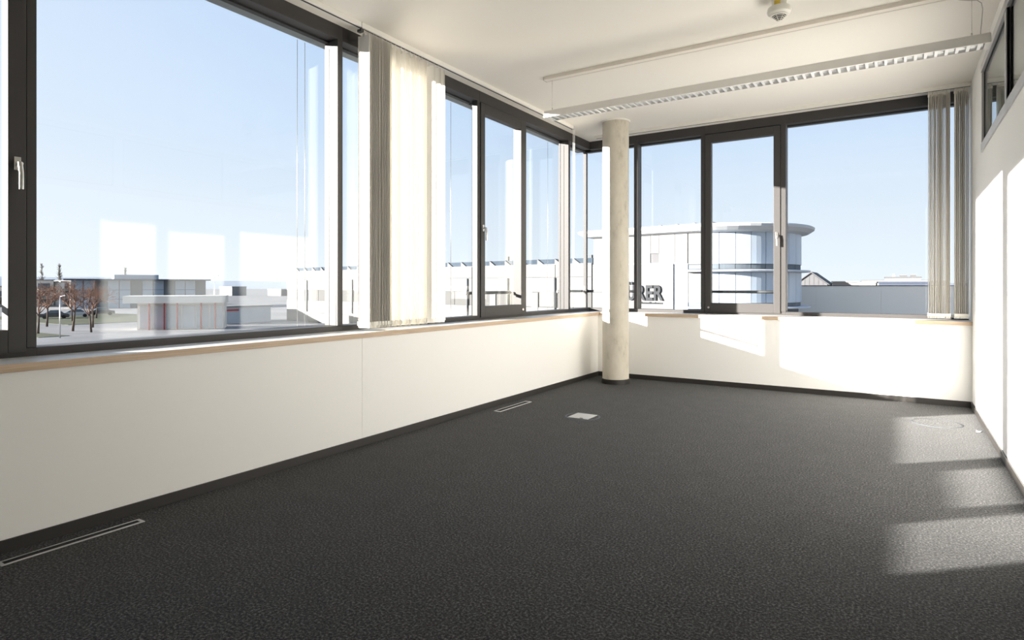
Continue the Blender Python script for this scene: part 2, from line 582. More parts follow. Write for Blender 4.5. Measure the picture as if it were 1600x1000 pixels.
def bay(name, wall, a0, a1, label, mull_hi=None, mull_lo=None, casement=False, handle_side=1, cables=(), guard=False, blind=True, gl=0.115, md=0.15):
    """one bay of the ribbon window between a0 and a1; mull_* = (from, to) of the posts it owns"""
    w = empty(name, wall.p((a0 + a1) / 2, 0, SILL1), label, kind='structure')
    lo = mull_lo[0] if mull_lo else a0
    hi = mull_hi[1] if mull_hi else a1
    h = MB()
    wall.bx(h, lo, hi, 0.0, 0.15, HEAD0, CEIL)
    h.build('head_frame', 'anthracite', w, 0.003)
    g = MB()
    wall.bx(g, a0, a1, 0.10, 0.145, HEAD0 - 0.014, HEAD0)
    g.build('head_gasket', 'gasket', w)
    b = MB()
    wall.bx(b, lo, hi, 0.0, 0.15, SILL1 - 0.01, ZB)
    b.build('bottom_frame', 'anthracite', w, 0.003)
    for mm in (mull_lo, mull_hi):
        if mm:
            q = MB()
            wall.bx(q, mm[0], mm[1], -0.004, md, ZB, HEAD0)
            q.build('mullion', 'anthracite', w, 0.003)
    if casement:
        st = 0.078
        c0, c1, z0, z1 = a0 + 0.004, a1 - 0.004, 0.905, 3.235
        f = MB()
        wall.bx(f, c0, c0 + st, -0.014, 0.065, z0, z1)
        wall.bx(f, c1 - st, c1, -0.014, 0.065, z0, z1)
        wall.bx(f, c0 + st, c1 - st, -0.014, 0.065, z0, 1.025)
        wall.bx(f, c0 + st, c1 - st, -0.014, 0.065, 3.125, z1)
        co = f.build('casement', 'anthracite', w, 0.003)
        gp = MB()
        wall.bx(gp, c0 + st - 0.004, c1 - st + 0.004, 0.040, 0.052, 1.021, 3.129)
        gp.build('pane', 'glass', co)
        ac = c1 - st / 2 if handle_side > 0 else c0 + st / 2
        handle(wall, ac, 1.875, co, 1)
        lock = MB()
        al = c0 + st * 0.6 if handle_side > 0 else c1 - st * 0.6
        lock.tube([wall.p(al, -0.013, 0.965), wall.p(al, -0.022, 0.965)], 0.013, 14)
        lock.build('lock_cap', 'steel', co)
    else:
        gp = MB()
        wall.bx(gp, a0, a1, gl, gl + 0.012, ZB - 0.004, HEAD0 + 0.004)
        gp.build('pane', 'glass', w)
    if guard or casement:
        gb = MB()
        gb.tube([wall.p(a0, 0.2, 1.168), wall.p(a1, 0.2, 1.168)], 0.019, 10)
        for aa in (a0 + 0.02, a1 - 0.02):
            gb.tube([wall.p(aa - 0.012, 0.2, 1.168), wall.p(aa + 0.012, 0.2, 1.168)], 0.024, 10)
        gb.build('guard_bar', 'guard_grey', w)
    if blind:
        bb = MB()
        wall.bx(bb, lo, hi, 0.19, 0.28, 3.252, 3.34)
        bb.build('blind_box', 'blind_box_grey', w, 0.003)
    for cc in cables:
        cb = MB()
        cb.tube([wall.p(cc, 0.235, 0.86), wall.p(cc, 0.235, 3.22)], 0.0022, 6)
        cb.build('guide_cable', 'steel', w)
    fl = MB()
    wall.bx(fl, lo, hi, 0.15, 0.36, 0.845, 0.862)
    fl.build('outer_sill', 'aluminium', w)
    return w


bay('window_1', WL, 0.27, 1.312, 'opening window with lever handle at the left edge, next to the widest pane', mull_lo=(0.22, 0.27), mull_hi=(1.312, 1.357), casement=True, handle_side=1)
bay('window_2', WL, 1.357, 3.389, 'widest fixed pane in the left window row, nearest the viewer', mull_hi=(3.389, 3.442), cables=(3.185, 3.258))
bay('window_3', WL, 3.442, 5.318, 'fixed pane of the left row partly covered by the vertical blind', mull_hi=(5.318, 5.368), cables=(5.16,), gl=0.05, md=0.068)
bay('window_4', WL, 5.368, 6.285, 'narrow opening window with handle in the middle of the left row', mull_hi=(6.285, 6.335), casement=True, handle_side=-1)
bay('window_5', WL, 6.335, 7.456, 'fixed pane of the left row just beyond the narrow opening window', mull_hi=(7.456, 7.51), cables=(7.3,))
bay('window_6', WL, 7.51, 8.29, 'corner pane of the left row behind the round column', guard=True)
w7 = bay('window_7', WF, -3.98, -3.147, 'corner pane of the far row behind the round column', mull_hi=(-3.147, -3.092), guard=True)
box(-3.985, -3.935, 8.245, 8.295, ZB - 0.03, HEAD0).build('corner_post', 'anthracite', w7, 0.003)
bay('window_8', WF, -3.092, -2.216, 'fixed pane of the far row between column and opening window', mull_hi=(-2.216, -2.163), cables=())
bay('window_9', WF, -2.163, -1.236, 'opening window with handle in the far row', mull_hi=(-1.236, -1.178), casement=True, handle_side=1)
bay('window_10', WF, -1.178, XR, 'wide fixed pane of the far row beside the parked blinds')
bay('window_11', WL, -0.65, 0.22, 'fixed pane of the left row behind the viewer')
bay('window_12', WF, XR + 0.1, 4.2, 'far window of the adjoining room behind the partition')

# clerestory glazing in the right partition
for n_, (y0, y1, lb) in enumerate(((5.46, 6.86, 'clerestory pane of the right partition nearest the far windows'),
                                   (3.96, 5.36, 'clerestory pane of the right partition cut by the picture edge'),
                                   (2.46, 3.86, 'clerestory pane of the right partition beyond the picture edge'))):
    w = empty('window_%d' % (13 + n_), (XR, (y0 + y1) / 2, 2.45), lb, kind='structure')
    f = MB()
    f.box(XR - 0.012, XR + 0.05, y0 - 0.1, y1 + 0.03, 2.45, 2.525)
    f.build('bottom_frame', 'partition_frame', w, 0.003)
    f = MB()
    f.box(XR - 0.012, XR + 0.05, y0 - 0.1, y1 + 0.03, 3.165, 3.235)
    f.build('head_frame', 'partition_frame', w, 0.003)
    box(XR - 0.008, XR + 0.026, y1, y1 + 0.03, 2.525, 3.165).build('jamb', 'partition_frame', w, 0.003)
    box(XR - 0.008, XR + 0.026, y0 - 0.1, y0, 2.525, 3.165).build('mullion', 'partition_frame', w, 0.003)
    g = MB()
    g.box(XR + 0.008, XR + 0.022, y0, y0 + 0.02, 2.525, 3.165)
    g.box(XR + 0.008, XR + 0.022, y1 - 0.02, y1, 2.525, 3.165)
    g.box(XR + 0.008, XR + 0.022, y0 + 0.02, y1 - 0.02, 2.525, 2.54)
    g.box(XR + 0.008, XR + 0.022, y0 + 0.02, y1 - 0.02, 3.15, 3.165)
    g.build('gasket', 'gasket', w)
    box(XR + 0.012, XR + 0.018, y0 + 0.01, y1 - 0.01, 2.53, 3.16).build('pane', 'partition_glass', w)
struct('wall_right_rest', box(XR, XR + 0.1, YB, 2.36, 2.45, 3.235), 'plaster', 'solid upper part of the right partition beside the viewer')

# ------------------------------------------------------------------ round column
CX, CY = -3.08, 7.325
col_ = empty('column', (CX, CY, 0), 'round bare concrete column in the corner between the window rows', 'column')
MB().lathe(CX, CY, [(0.168, 0.0), (0.168, CEIL - 0.012)], 64).build('shaft', 'concrete', col_)
MB().lathe(CX, CY, [(0.18, CEIL - 0.014), (0.186, CEIL)], 64).build('ceiling_ring', 'ceiling_white', col_)
MB().lathe(CX, CY, [(0.18, 0.0), (0.18, BH - 0.003), (0.177, BH), (0.168, BH)], 64).build('skirting_ring', 'skirting', col_)


# ------------------------------------------------------------------ vertical blinds
def slat_mesh(width, z0, z1):
    """one fabric slat, slightly bowed, with its pocket at the bottom; local: width along x, centre at 0"""
    me = bpy.data.meshes.new('slat')
    n = 6
    vs, fs = [], []
    for s in (1, -1):
        for j, z in enumerate((z0, z0 + 0.055, z1)):
            for i in range(n + 1):
                x = -width / 2 + width * i / n
                y = 0.006 * math.cos(math.pi * (i / n - 0.5)) + s * 0.0012
                vs.append((x, y, z))
    m = n + 1
    for s in range(2):
        b = s * 3 * m
        for j in range(2):
            for i in range(n):
                q = (b + j * m + i, b + j * m + i + 1, b + (j + 1) * m + i + 1, b + (j + 1) * m + i)
                fs.append(q if s else q[::-1])
    for j in range(2):
        fs.append((j * m, (j + 1) * m, 3 * m + (j + 1) * m, 3 * m + j * m))
        fs.append((j * m + n, 3 * m + j * m + n, 3 * m + (j + 1) * m + n, (j + 1) * m + n))
    me.from_pydata(vs, [], fs)
    for p in me.polygons:
        p.use_smooth = True
    me.materials.append(MATS['slat_fabric'])
    return me


def weight_mesh(width, z0):
    mb = MB()
    mb.box(-width / 2 + 0.003, width / 2 - 0.003, -0.002, 0.010, z0 - 0.004, z0 + 0.040)
    for sx in (-1, 1):
        mb.box(sx * (width / 2) - 0.006, sx * (width / 2) + 0.006, -0.006, 0.014, z0 + 0.014, z0 + 0.046)
    me = bpy.data.meshes.new('slat_weight')
    me.from_pydata(mb.v, [], mb.f)
    me.materials.append(MATS['plastic_white'])
    return me


def hook_mesh(z1):
    mb = MB()
    mb.box(-0.012, 0.012, -0.004, 0.012, z1 - 0.012, z1 + 0.012)
    mb.box(-0.004, 0.004, 0.0, 0.006, z1 + 0.012, 3.315)
    me = bpy.data.meshes.new('slat_hook')
    me.from_pydata(mb.v, [], mb.f)
    me.materials.append(MATS['plastic_white'])
    return me


SZ0, SZ1, SW = 0.912, 3.275, 0.127
S_ME, W_ME, H_ME = slat_mesh(SW, SZ0, SZ1), weight_mesh(SW, SZ0), hook_mesh(SZ1)


def add_slat(parent, x, y, ang, lean=0.0):
    o = bpy.data.objects.new('slat', S_ME)
    COL.objects.link(o)
    o.parent = parent
    off = wloc(parent)
    o.location = (x - off.x, y - off.y, -off.z)
    o.rotation_euler = (0, 0, ang)
    for nm, me in (('weight', W_ME), ('hook', H_ME)):
        c = bpy.data.objects.new(nm, me)
        COL.objects.link(c)
        c.parent = o
    return o


RX = -3.648
vb = empty('vertical_blind', (RX, 4.0, CEIL), 'white vertical blind half drawn on the left window row', 'blind')
rail = MB()
rail.box(RX - 0.022, RX + 0.022, -0.64, 7.22, 3.318, CEIL)
rail.build('head_rail', 'rail_white', vb, 0.002)
box(RX - 0.008, RX + 0.008, -0.6, 7.21, 3.3165, 3.3185).build('rail_slot', 'gasket', vb)
box(RX - 0.022, RX + 0.022, 7.2205, 7.232, 3.312, CEIL).build('rail_end_cap', 'cable_grey', vb)
for i in range(17):
    add_slat(vb, RX + random.uniform(-0.003, 0.003), 3.505 + 0.0138 * i, 0.0 if i == 0 else math.radians(13) + random.uniform(-0.14, 0.14))
for i, y in enumerate((3.755, 3.81, 3.865, 3.935, 3.985, 4.05, 4.10, 4.165, 4.205, 4.30, 4.38, 4.44)):
    add_slat(vb, RX, y, math.radians((2, -4, 3, 3, -2, 4, 1, 5, 2, 40.5, 39.5, 39)[i]))
cord = MB()
cord.tube([(RX + 0.03, 7.185, 3.32), (RX + 0.031, 7.187, 2.3), (RX + 0.03, 7.185, 1.55)], 0.004, 6)
cord.tube([(RX + 0.03, 7.225, 3.32), (RX + 0.031, 7.222, 2.3), (RX + 0.03, 7.2, 1.5)], 0.003, 6)
cord.tube([(RX + 0.03, 7.185, 1.56), (RX + 0.03, 7.192, 1.5), (RX + 0.03, 7.2, 1.5)], 0.006, 6)
cord.build('pull_cord', 'paper', vb)
hk = MB()
hk.tube([(RX + 0.02, 3.46, CEIL), (RX + 0.02, 3.46, 3.29)], 0.003, 6)
hk.box(RX - 0.015, RX + 0.03, 3.445, 3.475, 3.28, 3.30)
hk.build('rail_clip', 'dark_grille', vb)

RY = 7.87
vb2 = empty('vertical_blind', (0.3, RY, CEIL), 'beige vertical blind parked in two bunches beside the right partition', 'blind')
box(-3.62, XR - 0.004, RY - 0.022, RY + 0.022, 3.318, CEIL).build('head_rail', 'rail_white', vb2, 0.002)
box(-3.6, XR - 0.01, RY - 0.008, RY + 0.008, 3.3165, 3.3185).build('rail_slot', 'gasket', vb2)
for i in range(15):
    add_slat(vb2, 0.268 + 0.0128 * i, RY + random.uniform(-0.005, 0.005), math.pi / 2 + random.uniform(-0.05, 0.05))
for i in range(10):
    add_slat(vb2, 0.495 + 0.0122 * i, RY + random.uniform(-0.005, 0.005), math.pi / 2 + random.uniform(-0.05, 0.05))

vb3 = empty('vertical_blind', (1.0, RY, CEIL), 'vertical blind of the adjoining room seen through the partition glazing', 'blind')
box(XR + 0.104, 4.18, RY - 0.022, RY + 0.022, 3.318, CEIL).build('head_rail', 'rail_white', vb3, 0.002)
for i in range(14):
    add_slat(vb3, 0.80 + 0.036 * i, RY, math.radians(25))

# ------------------------------------------------------------------ pendant lamp, its ceiling rail and cable
LY, LZ0, LZ1 = 5.40, 2.935, 2.998
LX0, LX1 = -3.01, 0.535
HW = 0.080
lamp = empty('pendant_lamp', ((LX0 + LX1) / 2, LY, LZ0), 'long slim grey louvre lamp hanging under the ceiling', 'lamp')
hs = MB()
for s in (-1, 1):
    y = LY + s * HW
    hs.poly([(LX0, y, LZ0), (LX1, y, LZ0), (LX1, y - s * 0.012, LZ1), (LX0, y - s * 0.012, LZ1),
             (LX0, y - s * 0.014, LZ0), (LX1, y - s * 0.014, LZ0), (LX1, y - s * 0.018, LZ1 - 0.005), (LX0, y - s * 0.018, LZ1 - 0.005)],
            [(0, 1, 2, 3), (4, 5, 6, 7), (0, 1, 5, 4), (2, 3, 7, 6), (0, 3, 7, 4), (1, 2, 6, 5)])
hs.box(LX0, LX1, LY - HW + 0.010, LY + HW - 0.010, LZ1 - 0.004, LZ1 + 0.006)
hs.build('housing', 'lamp_grey', lamp)
for x0, x1 in ((LX0 - 0.004, LX0 + 0.03), (LX1 - 0.03, LX1 + 0.004)):
    e = MB()
    e.poly([(x, y, z) for x in (x0, x1) for y, z in ((LY - HW, LZ0 - 0.001), (LY + HW, LZ0 - 0.001), (LY + HW - 0.012, LZ1 + 0.001), (LY - HW + 0.012, LZ1 + 0.001))],
           [(0, 1, 2, 3), (4, 5, 6, 7), (0, 1, 5, 4), (1, 2, 6, 5), (2, 3, 7, 6), (3, 0, 4, 7)])
    e.build('end_cap', 'lamp_grey', lamp)
rf = MB()
n_ = 8
for k in range(n_):
    a0 = math.pi * k / n_
    a1 = math.pi * (k + 1) / n_
    y0, z0 = LY - 0.062 * math.cos(a0), LZ0 + 0.006 + 0.032 * math.sin(a0)
    y1, z1 = LY - 0.062 * math.cos(a1), LZ0 + 0.006 + 0.032 * math.sin(a1)
    rf.poly([(LX0 + 0.03, y0, z0), (LX1 - 0.03, y0, z0), (LX1 - 0.03, y1, z1), (LX0 + 0.03, y1, z1)], [(0, 1, 2, 3)], True)
rf.build('reflector', 'louvre_metal', lamp)
MB().tube([(LX0 + 0.06, LY, LZ0 + 0.026), (LX1 - 0.06, LY, LZ0 + 0.026)], 0.008, 8).build('fluorescent_tube', 'paper', lamp)
nb = 56
bl = MB()
bl.poly([(-0.010, -0.062, 0.0), (0.010, -0.062, 0.0), (0.010, 0.062, 0.0), (-0.010, 0.062, 0.0),
         (-0.001, -0.062, 0.018), (0.001, -0.062, 0.018), (0.001, 0.062, 0.018), (-0.001, 0.062, 0.018)],
        [(0, 1, 2, 3), (4, 5, 6, 7), (0, 1, 5, 4), (1, 2, 6, 5), (2, 3, 7, 6), (3, 0, 4, 7)])
b0 = bl.build('louvre_blade', 'louvre_metal', None)
b0.parent = lamp
ll = wloc(lamp)
for i in range(nb):
    x = LX0 + 0.06 + (LX1 - LX0 - 0.12) * i / (nb - 1)
    c = b0 if i == 0 else b0.copy()
    if i:
        COL.objects.link(c)
        c.parent = lamp
    c.location = (x - ll.x, 0, LZ0 + 0.001 - ll.z)
for x in (LX0 + 0.055, LX1 - 0.10):
    w_ = MB()
    w_.tube([(x, LY, LZ1), (x, LY, CEIL - 0.035)], 0.0014, 6)
    w_.tube([(x, LY, LZ1), (x, LY, LZ1 + 0.045)], 0.005, 8)
    w_.build('suspension_wire', 'steel', lamp)
cb = MB()
pts = [(0.30, LY, 3.348), (0.36, LY, 3.30), (0.42, LY, 3.28), (0.465, LY, 3.27), (0.49, LY, 3.245), (0.497, LY, 3.2), (0.492, LY, 3.12), (0.486, LY, 3.05), (0.485, LY, LZ1)]
cb.tube(pts, 0.0028, 6)
cb.build('supply_cable', 'cable_grey', lamp)

cr_ = empty('ceiling_rail', (-1.2, LY, CEIL), 'flat white mounting rail fixed to the ceiling above the pendant lamp', 'rail')
box(-3.03, XR - 0.05, LY - 0.045, LY + 0.045, CEIL - 0.034, CEIL).build('profile', 'duct_beige', cr_, 0.002)
box(-3.02, XR - 0.06, LY + 0.018, LY + 0.022, CEIL - 0.0355, CEIL - 0.0335).build('groove', 'cable_grey', cr_)
box(-3.038, -3.03, LY - 0.036, LY + 0.036, CEIL - 0.035, CEIL).build('end_cap', 'cable_grey', cr_)

# ------------------------------------------------------------------ smoke detector
DX, DY = -0.745, 4.83
sd = empty('smoke_detector', (DX, DY, CEIL), 'round white smoke detector with a yellow tag on the ceiling', 'smoke detector')
MB().lathe(DX, DY, [(0.045, 3.237), (0.062, 3.240), (0.079, 3.252), (0.083, 3.270), (0.078, 3.292), (0.054, 3.303)], 48).build('base', 'plastic_white', sd)
MB().lathe(DX, DY, [(0.049, 3.230), (0.061, 3.232), (0.061, 3.241), (0.049, 3.241)], 40, caps=False).build('collar', 'plastic_white', sd)
MB().lathe(DX, DY, [(0.012, 3.200), (0.046, 3.232), (0.048, 3.239)], 40).build('sensor_core', 'dark_grille', sd)
for z, r in ((3.225, 0.0435), (3.216, 0.034), (3.207, 0.0245)):
    MB().lathe(DX, DY, [(r - 0.006, z), (r, z - 0.001), (r, z + 0.003), (r - 0.006, z + 0.004)], 40, caps=False).build('grille_ring', 'plastic_white', sd)
for k in range(6):
    a = math.pi / 3 * k + 0.25
    MB().tube([(DX + 0.012 * math.cos(a), DY + 0.012 * math.sin(a), 3.197), (DX + 0.051 * math.cos(a), DY + 0.051 * math.sin(a), 3.234)], 0.0028, 6).build('grille_rib', 'plastic_white', sd)
MB().lathe(DX, DY, [(0.006, 3.191), (0.016, 3.194), (0.017, 3.200), (0.010, 3.203)], 24).build('tip', 'plastic_white', sd)
MB().lathe(DX, DY, [(0.050, 3.300), (0.052, CEIL)], 40).build('pedestal', 'plastic_white', sd)
yt = MB()
for k in range(6):
    a0 = -2.05 + 0.13 * k
    a1 = a0 + 0.13
    ps = []
    for a, r in ((a0, 0.0525), (a1, 0.0525), (a1, 0.056), (a0, 0.056)):
        ps.append((DX + r * math.cos(a), DY + r * math.sin(a)))
    yt.prism(ps, 3.304, 3.332)
yt.build('tag', 'yellow_tag', sd)

# ------------------------------------------------------------------ things let into the floor
for (gx0, gx1, gy0, gy1, lb) in ((-3.428, -3.366, 1.062, 1.674, 'aluminium floor slot grille by the left wall, nearest the viewer'),
                                 (-3.404, -3.326, 5.012, 5.624, 'small aluminium floor slot grille by the left wall towards the column')):
    g = empty('floor_grille', ((gx0 + gx1) / 2, (gy0 + gy1) / 2, 0), lb, 'floor grille', 'floor slot grilles along the left wall')
    f = MB()
    f.box(gx0, gx0 + 0.006, gy0, gy1, 0.0002, 0.004)
    f.box(gx1 - 0.014, gx1, gy0, gy1, 0.0002, 0.004)
    f.box(gx0 + 0.006, gx1 - 0.014, gy0, gy0 + 0.016, 0.0002, 0.004)
    f.box(gx0 + 0.006, gx1 - 0.014, gy1 - 0.016, gy1, 0.0002, 0.004)
    f.build('frame', 'aluminium', g, 0.001)
    box(gx0 + 0.006, gx1 - 0.014, gy0 + 0.016, gy1 - 0.016, 0.0002, 0.0012).build('slot', 'black_slot', g)
    for k in range(1, 4):
        yy = gy0 + (gy1 - gy0) * k / 4
        box(gx0 + 0.006, gx1 - 0.014, yy - 0.002, yy + 0.002, 0.0012, 0.0022).build('crossbar', 'gasket', g)

fb = empty('floor_box', (-2.548, 5.258, 0), 'round floor socket box with shiny grey square lid near the column', 'floor box')
MB().lathe(-2.548, 5.258, [(0.150, 0.0002), (0.168, 0.0002), (0.166, 0.004), (0.152, 0.004)], 56, caps=False).build('ring', 'far_window', fb)
MB().lathe(-2.548, 5.258, [(0.151, 0.0001), (0.151, 0.0015)], 56).build('recess', 'carpet', fb)
lid = MB()
lid.box(-2.652, -2.445, 5.148, 5.370, 0.0016, 0.007)
lo_ = lid.build('lid', 'lid_metal', fb, 0.002)
box(-2.53, -2.50, 5.152, 5.168, 0.0071, 0.009).build('lid_latch', 'gasket', fb)
fb2 = empty('floor_box', (0.285, 6.73, 0), 'round floor socket box with carpeted lid and thin pale rim by the partition', 'floor box')
MB().lathe(0.285, 6.73, [(0.187, 0.0002), (0.193, 0.0002), (0.192, 0.003), (0.188, 0.003)], 64, caps=False).build('ring', 'far_window', fb2)
MB().lathe(0.285, 6.73, [(0.184, 0.0001), (0.184, 0.002)], 64).build('lid', 'carpet', fb2)
ps_ = MB()
ps_.poly([(0.555, 6.51, 0.001), (0.58, 6.505, 0.001), (0.592, 6.522, 0.012), (0.572, 6.535, 0.002), (0.556, 6.528, 0.014),
          (0.572, 6.52, 0.006)], [(0, 1, 5), (1, 2, 5), (2, 3, 5), (3, 4, 5), (4, 0, 5)])
tag(ps_.build('paper_scrap', 'paper', None), 'tiny crumpled white paper scrap on the sunlit carpet', 'paper scrap')

# ------------------------------------------------------------------ outdoors: ground and hills
gr = MB()
gr.box(-3000, 3000, -3000, 3000, GZ - 0.5, GZ)
struct('ground', gr, 'asphalt', 'grey asphalt ground of the business park outside')


def lawn(x0, x1, y0, y1, label):
    o = box(x0, x1, y0, y1, GZ, GZ + 0.05).build('lawn', 'grass', None)
    tag(o, label, 'lawn', None, 'structure')


lawn(-95, -80, 28.5, 31.5, 'strip of grass beside the bare trees')
lawn(-140, -102, 40, 62, 'grass verge in front of the grey glass office block')


def hills(name, label, a0, a1, rad, hmin, hmax, seed):
    rnd = random.Random(seed)
    ph = [rnd.uniform(0, 6.28) for _ in range(5)]
    mb = MB()
    n = 90
    vs, fs = [], []
    for i in range(n + 1):
        t = i / n
        a = a0 + (a1 - a0) * t
        hgt = 0.5 + 0.25 * math.sin(5 * t + ph[0]) + 0.15 * math.sin(13 * t + ph[1]) + 0.07 * math.sin(31 * t + ph[2])
        hgt = hmin + (hmax - hmin) * hgt * min(1, 12 * t, 12 * (1 - t))
        x, y = math.sin(a), math.cos(a)
        for r, z in ((rad, GZ), (rad * 1.12, hgt * 0.6), (rad * 1.3, hgt), (rad * 1.6, GZ)):
            vs.append((x * r, y * r, z))
    for i in range(n):
        for j in range(3):
            fs.append((i * 4 + j, (i + 1) * 4 + j, (i + 1) * 4 + j + 1, i * 4 + j + 1))
    mb.poly(vs, fs, True)
    tag(mb.build(name, 'hill', None), label, 'hill')


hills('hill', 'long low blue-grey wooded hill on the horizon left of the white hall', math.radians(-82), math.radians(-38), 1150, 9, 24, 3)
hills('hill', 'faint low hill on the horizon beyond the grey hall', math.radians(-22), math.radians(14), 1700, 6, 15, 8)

# ------------------------------------------------------------------ white industrial hall
P0 = Vector((-85.0, 64.5))
D = Vector((60.0, -8.2)).normalized()
N = Vector((D.y, -D.x))          # towards the viewer
hall = empty('industrial_hall', (P0.x, P0.y, GZ), 'long white industrial hall with sawtooth rooflights across the yard', 'building')
MB().obox(P0, D, N, 0.02, 59.2, -26, -0.12, GZ, 3.45).build('core', 'hall_band', hall)
ks = [0.0, 6.2, 18.3, 30.3, 42.3, 54.6, 59.2]
for i in range(6):
    k0, k1 = ks[i] + 0.04, ks[i + 1] - 0.04
    for z0, z1 in ((GZ, -3.0), (-2.95, -1.12), (0.57, 2.13), (2.17, 3.5)):
        MB().obox(P0, D, N, k0, k1, -0.14, 0.0, z0, z1).build('wall_panel', 'hall_white', hall)
    m = 2 if k1 - k0 < 8 else 4
    for j in range(m):
        a0 = k0 + (k1 - k0) * j / m
        MB().obox(P0, D, N, a0 + 0.04, a0 + (k1 - k0) / m - 0.04, -0.13, -0.06, -1.10, 0.55).build('strip_window', 'hall_band', hall)
for k in (6.2, 18.3, 30.3, 41.6, 48.0, 54.6):
    p = P0 + D * k + N * 0.09
    MB().tube([(p.x, p.y, -4.0 if k > 20 else -2.8), (p.x, p.y, 2.1)], 0.10, 8).build('downpipe', 'hall_pipe', hall)
for k in (12.2, 24.4, 36.4, 45.2, 51.4):
    MB().obox(P0, D, N, k, k + 0.9, 0.0, 0.03, -4.2, 0.5).build('pilaster', 'hall_white', hall)
MB().obox(P0, D, N, -0.1, 59.2, -26, 0.06, 3.45, 3.56).build('roof_edge', 'hall_white', hall)
k = 2.4
while k < 58:
    def wedge(poly2, n0, n1):
        mb = MB()
        vs = []
        for n in (n0, n1):
            for kk, z in poly2:
                vs.append((P0.x + D.x * (k + kk) + N.x * n, P0.y + D.y * (k + kk) + N.y * n, z))
        m = len(poly2)
        fs = [tuple(range(m)), tuple(range(m, 2 * m))[::-1]] + [(i, (i + 1) % m, m + (i + 1) % m, m + i) for i in range(m)]
        return mb.poly(vs, fs)
    r_ = wedge([(0.0, 3.56), (0.85, 3.56), (0.0, 4.12)], -4.0, -0.3).build('rooflight', 'hall_white', hall)
    wedge([(0.87, 3.56), (2.30, 3.56), (2.30, 4.1), (0.06, 4.1)], -4.0, -0.5).build('glazing', 'roof_glazing', r_)
    k += 2.36
for k_, z_ in ((46.0, 4.7), (57.6, 4.5), (58.6, 4.3), (58.75, 4.6)):
    MB().obox(P0, D, N, k_, k_ + 0.35, -2.2, -1.9, 3.56, z_).build('roof_vent', 'hall_pipe', hall)

# ------------------------------------------------------------------ office building with rounded glass end
ob = empty('office_building', (-16.0, 56.0, GZ), 'white and blue office block with a rounded glass end and wide curved roof', 'building')
R = 7.4
KT = 69.5
KS = 59.4
Pt = P0 + D * KT
C = Pt - N * R


def path(off, n=28):
    """plan outline of the facade, offset outwards: flat part then the round end"""
    pts = [P0 + D * (KS - (off if off > 0.5 else 0)) + N * off, Pt + N * off]
    a0 = math.atan2(N.y, N.x)
    for i in range(1, n + 1):
        a = a0 + math.pi * i / n
        pts.append(C + Vector((math.cos(a), math.sin(a))) * (R + off))
    pts.append(P0 + D * (KS - (off if off > 0.5 else 0)) - N * (2 * R + off))
    return [(p.x, p.y) for p in pts]


MB().prism(path(-0.25), GZ, 6.3).build('core', 'far_window', ob)
# flat facade panels
fk = [59.4, 62.3, 64.25, 65.75, 66.6, 68.2, 69.45]
for i in range(len(fk) - 1):
    k0, k1 = fk[i] + 0.02, fk[i + 1] - 0.02
    if i == 3:
        MB().obox(P0, D, N, k0, k1, -0.2, 0, 4.28, 6.0).build('facade_panel', 'clad_white', ob)
        MB().obox(P0, D, N, k0, k1, -0.2, -0.05, 3.42, 4.25).build('small_window', 'far_grey', ob)
    else:
        MB().obox(P0, D, N, k0, k1, -0.2, 0, 3.40, 6.0).build('facade_panel', 'clad_white', ob)
MB().obox(P0, D, N, 59.4, 69.4, -0.2, 0.05, 3.28, 3.38).build('string_course', 'ledge_white', ob)
MB().obox(P0, D, N, 68.1, 69.45, -0.2, -0.02, GZ, 3.26).build('recess_panel', 'clad_blue', ob)
sg = MB().obox(P0, D, N, 59.4, 68.1, -0.2, 0.12, GZ, 3.26).build('sign_wall', 'hall_white', ob)
# round end: two storeys of tall cladding panels, window bands between
a0 = math.atan2(N.y, N.x)
NP = 17
for i in range(NP):
    s0, s1 = a0 + math.pi * i / NP + 0.004, a0 + math.pi * (i + 1) / NP - 0.004
    for nm, mt, z0, z1, off in (('glass_panel', 'clad_white' if i == 0 else 'clad_blue', 3.18, 6.0, 0.0), ('glass_panel', 'clad_white' if i == 0 else 'clad_blue', -0.28, 2.42, 0.0),
                                ('band_window', 'band_glass', 2.74, 3.14, -0.08), ('band_window', 'band_glass', -0.62, -0.3, -0.08)):
        m = 3
        pts = [(C.x + (R + off) * math.cos(s0 + (s1 - s0) * j / m), C.y + (R + off) * math.sin(s0 + (s1 - s0) * j / m)) for j in range(m + 1)]
        pts += [(C.x + (R + off - 0.16) * math.cos(s0 + (s1 - s0) * j / m), C.y + (R + off - 0.16) * math.sin(s0 + (s1 - s0) * j / m)) for j in range(m, -1, -1)]
        MB().prism(pts, z0, z1).build(nm, mt, ob)
for z0, z1 in ((2.45, 2.70), (-0.86, -0.64)):
    mb = MB()
    n = 40
    vs = []
    for i in range(n + 1):
        a = a0 - 0.02 + (math.pi + 0.02) * i / n
        for r, z in ((R - 0.1, z0), (R + 0.75, z0 + 0.06), (R + 0.8, z0 + 0.14), (R + 0.75, z1 - 0.04), (R - 0.1, z1)):
            vs.append((C.x + r * math.cos(a), C.y + r * math.sin(a), z))
    fs = []
    for i in range(n):
        for j in range(5):
            fs.append((i * 5 + j, (i + 1) * 5 + j, (i + 1) * 5 + (j + 1) % 5, i * 5 + (j + 1) % 5))
    fs += [tuple(range(5)), tuple(n * 5 + j for j in range(5))[::-1]]
    mb.poly(vs, fs).build('sunshade_ledge', 'ledge_white', ob)
